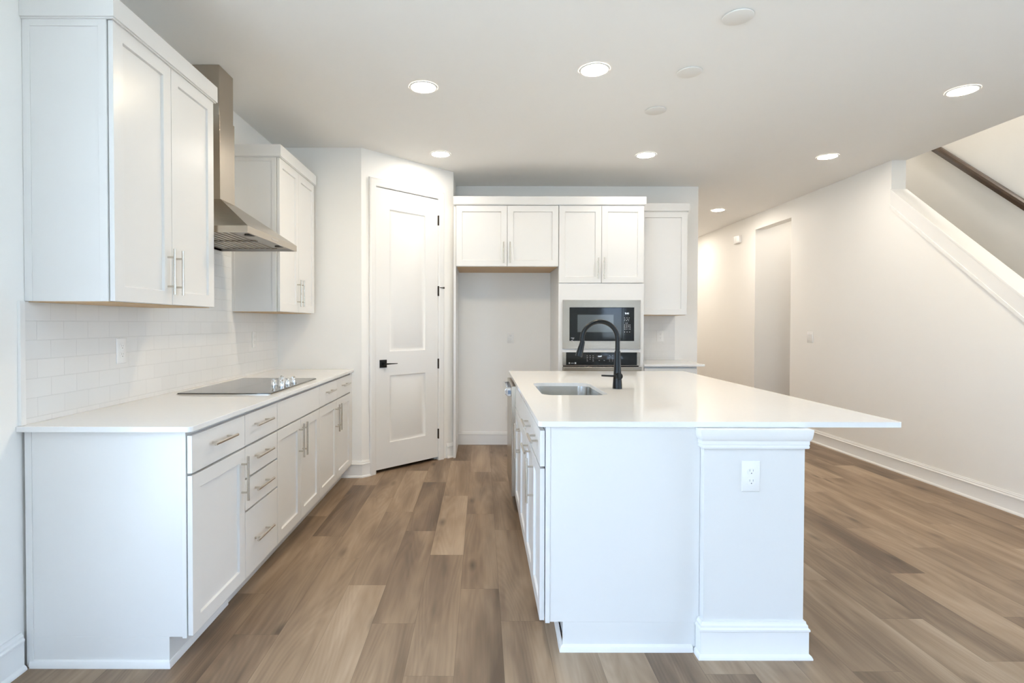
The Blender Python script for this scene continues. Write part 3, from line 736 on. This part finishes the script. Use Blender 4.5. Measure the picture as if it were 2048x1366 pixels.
# right wall cabinet, base cabinet, countertop
YU = 5.540; FW = Fr((0, YU + 0.022, 0), (1, 0, 0), (0, -1, 0))
c = thing('wall_cabinet', 'narrow white single-door wall cabinet right of the oven cabinet', 'cabinet', (1.81, 5.72, 1.384))
make('body', bx(1.551, 2.068, YU + 0.022, YB - 0.001, 1.384, 2.440), M_CAB, c, bevel=0.001)
make('underside', bx(1.558, 2.060, YU + 0.030, YB - 0.014, 1.381, 1.384), M_MAPLE, c, label='bare maple underside')
shaker(FW, 1.580, 2.068, 1.384, 2.420, c)
make('filler', bx(1.552, 1.580, YU + 0.004, YU + 0.022, 1.384, 2.440), M_CAB, c)
make('crown_moulding', sweep([(1.563, YU), (2.068, YU), (2.068, YB - 0.002)], cp, 1, 2.420), M_CAB, c, label='flat crown board')
FBR = Fr((0, YF + 0.022, 0), (1, 0, 0), (0, -1, 0))
c = thing('base_cabinet', 'white base cabinet in the corner right of the wall oven', 'cabinet', (1.81, 5.56, 0))
mb = MB(); mb.box(1.551, 2.062, YF + 0.022, YB - 0.001, 0.114, CU - 0.001); mb.box(1.551, 2.062, YF + 0.09, YB - 0.001, 0, 0.114); make('body', mb, M_CAB, c, bevel=0.001)
d = slab(FBR, 1.556, 2.062, 0.727, 0.872, c); pull(FBR, 1.81, 0.80, d)
d = shaker(FBR, 1.556, 2.062, 0.116, 0.721, c); pull(FBR, 1.60, 0.592, d, True)
o = make('countertop', plate(rounded_outline(1.5505, 2.128, 5.225, YB - 0.0005, (0, 0.01, 0, 0)), CU, CT), M_QUARTZ, bevel=0.002)
tag(o, 'small white quartz countertop right of the wall oven', 'countertop')
struct('wall_backsplash_back', bx(1.5505, 2.062, YB - 0.009, YB - 0.0005, CT + 0.0005, 1.3835), M_TILE_B, 'small patch of white subway tile right of the oven')
FBT = Fr((0, YB - 0.009, 0), (1, 0, 0), (0, -1, 0)); FBW = Fr((0, YB, 0), (1, 0, 0), (0, -1, 0))
outlet('wall_outlet', FBT, 1.905, 1.165, 'white outlet on the tile right of the wall oven')
outlet('wall_outlet', FBW, 0.312, 1.145, 'white outlet on the bare wall inside the refrigerator recess')
t = thing('water_supply_box', 'white recessed water box low in the refrigerator recess', 'supply box', (0.32, YB, 0.33))
mb = MB(); FBW.box(mb, 0.265, 0.375, 0.262, 0.275, 0, 0.008); FBW.box(mb, 0.265, 0.375, 0.397, 0.410, 0, 0.008); FBW.box(mb, 0.265, 0.278, 0.275, 0.397, 0, 0.008); FBW.box(mb, 0.362, 0.375, 0.275, 0.397, 0, 0.008)
make('box_frame', mb, M_PLASTIC, t, bevel=0.001)
mb = MB(); mb.tube([FBW.p(0.32, 0.30, 0.001), FBW.p(0.32, 0.30, 0.006)], 0.014, 14); mb.tube([FBW.p(0.32, 0.30, 0.006), FBW.p(0.32, 0.345, 0.006)], 0.005, 10)
make('valve', mb, M_CHROME, t)

# ------------------------------------------------------------------ island
IX = 0.254       # carcass front plane (faces -X)
FI = Fr((IX, 0, 0), (0, 1, 0), (-1, 0, 0))
IY0 = 2.156; XP0, XP1, YP = 0.862, 1.250, 2.118
GI = 'white cabinets in the left side of the island'
isl = thing('kitchen_island', 'white pilaster and back panel of the kitchen island under the overhanging worktop', 'island', (1.06, 3.3, 0))
tag(make('end_panel', bx(IX, XP0 - 0.001, 4.338, 4.44, 0.0, CU - 0.001), M_CAB, bevel=0.001), 'plain white panel closing the far end of the island', 'panel')
make('pilaster', bx(XP0, XP1, YP, YP + 0.35, 0, CU - 0.001), M_CAB, isl, bevel=0.001)
make('back_panel', bx(XP0, XP1 - 0.012, YP + 0.35, 4.44, 0, CU - 0.001), M_CAB, isl, bevel=0.001)
make('base_moulding', sweep([(XP0, IY0 - 0.004), (XP0, YP), (XP1, YP), (XP1, 4.44)], BASEP), M_TRIM, isl, label='white base moulding around the pilaster')
capp = [(0, 0.812), (0.010, 0.812), (0.012, 0.818), (0.010, 0.826), (0.012, 0.828), (0.012, 0.842), (0.014, 0.844), (0.018, 0.852), (0.020, 0.862), (0.022, 0.876), (0.022, CU - 0.001), (0, CU - 0.001)]
make('capital_moulding', sweep([(XP0, IY0 - 0.004), (XP0, YP), (XP1, YP), (XP1, YP + 0.35)], capp), M_TRIM, isl, label='stepped white moulding under the worktop')
SHOE = [(0, 0), (0.014, 0), (0.014, 0.010), (0.010, 0.020), (0, 0.026)]
def icab(y0, y1, label, name='island_cabinet'):
    c = thing(name, label, 'cabinet', (0.55, (y0 + y1) / 2, 0), GI)
    mb = MB(); mb.box(IX, XP0 - 0.001, y0, y1, 0.114, 0.60 if 'sink' in label else CU - 0.001); mb.box(IX + 0.082, XP0 - 0.001, y0, y1, 0, 0.114)
    if 'sink' in label: mb.box(IX, IX + 0.018, y0, y1, 0.60, CU - 0.001)
    if y0 > 2.2: make('shoe_moulding', sweep([(IX + 0.082, y1), (IX + 0.082, y0)], SHOE), M_TRIM, c)
    make('body', mb, M_CAB, c, bevel=0.001); return c
c = icab(2.173, 2.490, 'narrow white island cabinet with drawer over door at the near corner')
mb = MB(); mb.box(IX, XP0 - 0.001, IY0, IY0 + 0.016, 0.114, CU - 0.001); mb.box(IX + 0.070, XP0 - 0.001, IY0, IY0 + 0.016, 0, 0.114)
mb.box(IX, IX + 0.018, IY0 - 0.003, IY0, 0.110, CU - 0.001)
make('end_panel', mb, M_CAB, c, bevel=0.001, label='wide flat white panel closing the island end')
make('shoe_moulding', sweep([(IX + 0.082, 2.490), (IX + 0.070, IY0 + 0.02), (IX + 0.070, IY0), (XP0 - 0.028, IY0)], SHOE), M_TRIM, c)
d = slab(FI, 2.159, 2.490, 0.727, 0.872, c); pull(FI, 2.300, 0.812, d, length=0.17, post=0.11)
d = shaker(FI, 2.159, 2.490, 0.116, 0.721, c); pull(FI, 2.440, 0.592, d, True)
c = icab(2.491, 2.855, 'white island cabinet with a drawer over a pull-out front, second from the near corner')
d = slab(FI, 2.491, 2.855, 0.727, 0.872, c); pull(FI, 2.640, 0.812, d)
d = shaker(FI, 2.491, 2.855, 0.116, 0.721, c); pull(FI, 2.650, 0.690, d, face=0.022)
c = icab(2.856, 3.722, 'white island sink cabinet with paired doors under a plain front')
slab(FI, 2.856, 3.722, 0.727, 0.872, c, 'false_front')
d = shaker(FI, 2.856, 3.289, 0.116, 0.721, c); pull(FI, 3.262, 0.592, d, True)
d = shaker(FI, 3.289, 3.722, 0.116, 0.721, c); pull(FI, 3.316, 0.592, d, True)
# dishwasher
dw = thing('dishwasher', 'stainless dishwasher at the far end of the island', 'dishwasher', (0.50, 4.03, 0))
make('tub', bx(IX + 0.002, XP0 - 0.002, 3.730, 4.330, 0.10, 0.878), M_GREY, dw)
make('door', bx(0.206, IX, 3.730, 4.330, 0.115, 0.868), M_STEELH, dw, bevel=0.003, label='stainless door')
make('toe_panel', bx(IX + 0.05, IX + 0.08, 3.73, 4.33, 0.0, 0.10), M_DULLBLK, dw)
mb = MB()
prof = [(0.206, 0.790), (0.180, 0.792), (0.164, 0.806), (0.162, 0.836), (0.172, 0.846), (0.206, 0.848)]
mb.hexa([(x, 3.790, z) for x, z in prof], [(x, 3.830, z) for x, z in prof]); mb.hexa([(x, 4.235, z) for x, z in prof], [(x, 4.275, z) for x, z in prof])
prof2 = [(0.178, 0.794), (0.164, 0.806), (0.162, 0.836), (0.172, 0.846), (0.180, 0.846)]
mb.hexa([(x, 3.830, z) for x, z in prof2], [(x, 4.235, z) for x, z in prof2])
make('handle', mb, M_CHROME, dw, bevel=0.003, label='thick polished handle')
make('handle_cap', bx(0.184, 0.203, 3.786, 3.790, 0.806, 0.832), M_BLUEFILM, dw, label='blue film on the handle end')

# island worktop with sink cutout
SX0, SX1, SY0, SY1 = 0.330, 0.690, 2.945, 3.560
hole = rounded_outline(SX0, SX1, SY0, SY1, (0.07,) * 4, 8)
o = make('island_countertop', plate(rounded_outline(0.224, 1.646, 2.144, 4.470, (0.016, 0.010, 0.010, 0.010)), CU, CT, hole), M_QUARTZ, bevel=0.002)
tag(o, 'large white quartz island worktop with overhang and undermount sink cutout', 'countertop')
s = thing('sink', 'stainless steel undermount sink in the island worktop', 'sink', ((SX0 + SX1) / 2, (SY0 + SY1) / 2, 0.70))
def sl(k, z, r): return [(x, y, z) for x, y in rounded_outline(SX0 - 0.004 + k, SX1 + 0.004 - k, SY0 - 0.004 + k, SY1 + 0.004 - k, (max(0.02, r),) * 4, 8)]
mb = MB(); mb.loft([sl(-0.018, CU - 0.0012, 0.085), sl(0, CU - 0.0012, 0.074), sl(0.004, 0.80, 0.07), sl(0.010, 0.730, 0.06), sl(0.022, 0.706, 0.05), sl(0.045, 0.699, 0.04), sl(0.14, 0.696, 0.03)], cap0=False, cap1=True)
so = make('basin', mb, M_SINK, s, sharp=60); sm_ = so.modifiers.new('solid', 'SOLIDIFY'); sm_.thickness = 0.0015; sm_.offset = 1
mb = MB(); mb.tube([(0.51, 3.25, 0.6955), (0.51, 3.25, 0.7005), (0.51, 3.25, 0.7005), (0.51, 3.25, 0.698)], [0.055, 0.055, 0.045, 0.042], 28)
make('drain', mb, M_CHROME, s)
# faucet
f = thing('faucet', 'matte black gooseneck pull-down faucet beside the island sink', 'faucet', (0.806, 3.255, CT))
fx, fy = 0.806, 3.255
mb = MB()
mb.tube([(fx, fy, CT), (fx, fy, CT + 0.006), (fx, fy, CT + 0.06), (fx, fy, CT + 0.14), (fx, fy, 1.130), (fx, fy, 1.131)], [0.0285, 0.0280, 0.0245, 0.0195, 0.0165, 0.0150], 28)
make('body', mb, M_BLACKM, f)
mb = MB(); R = 0.105; cxz = (fx - R, 1.200); pts = [(fx, fy, 1.125), (fx, fy, 1.16)]
for i in range(25):
    a = math.radians(i * 190 / 24); pts.append((cxz[0] + R * math.cos(a), fy, cxz[1] + R * math.sin(a)))
mb.tube(pts, 0.0135, 20); make('gooseneck', mb, M_BLACKM, f)
e1 = Vector(pts[-1]); dr = Vector((-0.26, 0, -1)).normalized()
mb = MB(); mb.tube([e1 - dr * 0.006, e1, e1 + dr * 0.022, e1 + dr * 0.070, e1 + dr * 0.084, e1 + dr * 0.086], [0.0140, 0.0150, 0.0165, 0.0205, 0.0205, 0.0180], 24)
make('spray_head', mb, M_BLACKM, f)
mb = MB(); mb.tube([(fx, fy - 0.012, 0.985), (fx, fy - 0.036, 0.985), (fx, fy - 0.046, 0.985), (fx, fy - 0.048, 0.985)], [0.0195, 0.0205, 0.0205, 0.018], 24)
mb.tube([(fx - 0.010, fy - 0.036, 0.986), (fx - 0.103, fy - 0.036, 0.989)], [0.0062, 0.0052], 14)
make('lever', mb, M_BLACKM, f)
FP = Fr((0, YP, 0), (1, 0, 0), (0, -1, 0))
outlet('wall_outlet', FP, 1.041, 0.704, 'white outlet on the front of the island pilaster')

# ------------------------------------------------------------------ right wall fittings
FR = Fr((XR, 0, 0), (0, -1, 0), (-1, 0, 0))
outlet('light_switch', FR, -6.11, 1.150, 'white double rocker light switch on the right wall', gang=2, rocker=True, cat='light switch')
t = thing('door_chime', 'small white chime box high on the hall wall', 'door chime', (XR, 7.84, 2.44))
mb = MB(); FR.box(mb, -7.93, -7.75, 2.440, 2.545, 0, 0.035); make('cover', mb, M_PLASTIC, t, bevel=0.006)
mb = MB()
for k_ in range(4): FR.box(mb, -7.91 + k_ * 0.04, -7.89 + k_ * 0.04, 2.455, 2.530, 0.035, 0.0365)
make('grille', mb, M_PLASTIC, t)
t = thing('handrail', 'dark stained wooden handrail on the stairwell wall', 'handrail', (4.70, 4.5, 2.0))
mb = MB()
def rl(y): return 3.092 - 0.832 * (5.737 - y)
hp = [(-0.020, -0.028), (0.020, -0.028), (0.024, -0.010), (0.030, 0.010), (0.026, 0.030), (0.012, 0.040), (-0.012, 0.040), (-0.026, 0.030), (-0.030, 0.010), (-0.024, -0.010)]
mb.loft([[(4.738 + a, y, rl(y) + b * 1.25) for a, b in hp] for y in (2.6, 6.30)])
make('rail', mb, M_DARKWOOD, t, sharp=25)
for y in (3.4, 6.15):
    mb = MB(); z = rl(y) - 0.03
    mb.tube([(XS - 0.004, y, z - 0.05), (4.760, y, z - 0.05), (4.745, y, z - 0.035), (4.738, y, z)], 0.007, 10); mb.tube([(XS, y, z - 0.05), (XS - 0.006, y, z - 0.05)], 0.026, 16)
    make('bracket', mb, M_BRONZE, t)

# ------------------------------------------------------------------ ceiling fittings
def can(x, y, label, r=0.075):
    t = thing('recessed_light', label, 'ceiling light', (x, y, CZ), 'recessed ceiling lights')
    mb = MB(); S = 40
    def ring(rr, z): return [(x + rr * math.cos(2 * PI * k / S), y + rr * math.sin(2 * PI * k / S), z) for k in range(S)]
    mb.loft([ring(r + 0.014, CZ - 0.0003), ring(r + 0.012, CZ - 0.004), ring(r + 0.002, CZ - 0.006), ring(r - 0.002, CZ - 0.003)], cap0=False, cap1=False)
    make('trim_ring', mb, M_PLASTIC, t)
    mb = MB(); mb.loft([ring(r - 0.001, CZ - 0.0030), ring(r * 0.7, CZ - 0.0045), ring(r * 0.35, CZ - 0.0055)], cap0=False, cap1=True)
    make('lens', mb, M_LENS_H if y > 6 else (M_LENS_B if y > 4.5 else M_LENS), t, sharp=80, label='glowing lens')
for x, y, lb in ((-0.361, 3.428, 'lit recessed light above the aisle, left one of the nearer row'), (0.648, 3.190, 'lit recessed light above the island sink'),
                 (-0.355, 4.771, 'lit recessed light in front of the pantry door'), (1.422, 4.788, 'lit recessed light in front of the oven cabinet'),
                 (3.014, 4.821, 'lit recessed light near the top of the knee wall'), (3.005, 3.464, 'lit recessed light nearest the stair opening, far right of the photo'),
                 (3.028, 7.074, 'lit recessed light down the hall, smallest in view')):
    can(x, y, lb)
for y, w in ((9.0, 'in the far half of the hall'), (10.4, 'at the very end of the hall')): can(3.028, y, 'unseen recessed light added ' + w)  # out-of-view lamps added to brighten the hall
can(4.10, 6.93, 'unseen recessed light added to brighten the side passage', 0.038)  # hidden lamp added so the passage wall is lit
for x, y, lb in ((1.216, 2.638, 'blank white ceiling cover plate nearest the camera'), (1.203, 3.213, 'blank white ceiling cover plate, middle of the row over the island'), (1.188, 3.787, 'blank white ceiling cover plate farthest from the camera')):
    mb = MB(); S = 40; r = 0.070
    def ring(rr, z): return [(x + rr * math.cos(2 * PI * k / S), y + rr * math.sin(2 * PI * k / S), z) for k in range(S)]
    mb.loft([ring(r - 0.006, CZ - 0.0002), ring(r - 0.006, CZ - 0.003), ring(r, CZ - 0.004), ring(r, CZ - 0.008), ring(r - 0.006, CZ - 0.011)])
    tag(make('ceiling_cover_plate', mb, M_COVER), lb, 'cover plate', 'blank cover plates over the island')
# stairwell lamp (upstairs ceiling fixture)
t = thing('stairwell_light', 'lit flush ceiling light high in the stairwell', 'ceiling light', (3.98, 4.6, 5.3))
mb = MB(); S = 32
def ring(rr, z): return [(3.98 + rr * math.cos(2 * PI * k / S), 4.6 + rr * math.sin(2 * PI * k / S), z) for k in range(S)]
mb.loft([ring(0.13, 5.299), ring(0.13, 5.27), ring(0.11, 5.23), ring(0.05, 5.215)], cap0=False)
make('diffuser', mb, emis('stair_lens', (1.0, 0.94, 0.85, 1), 165), t, sharp=60)
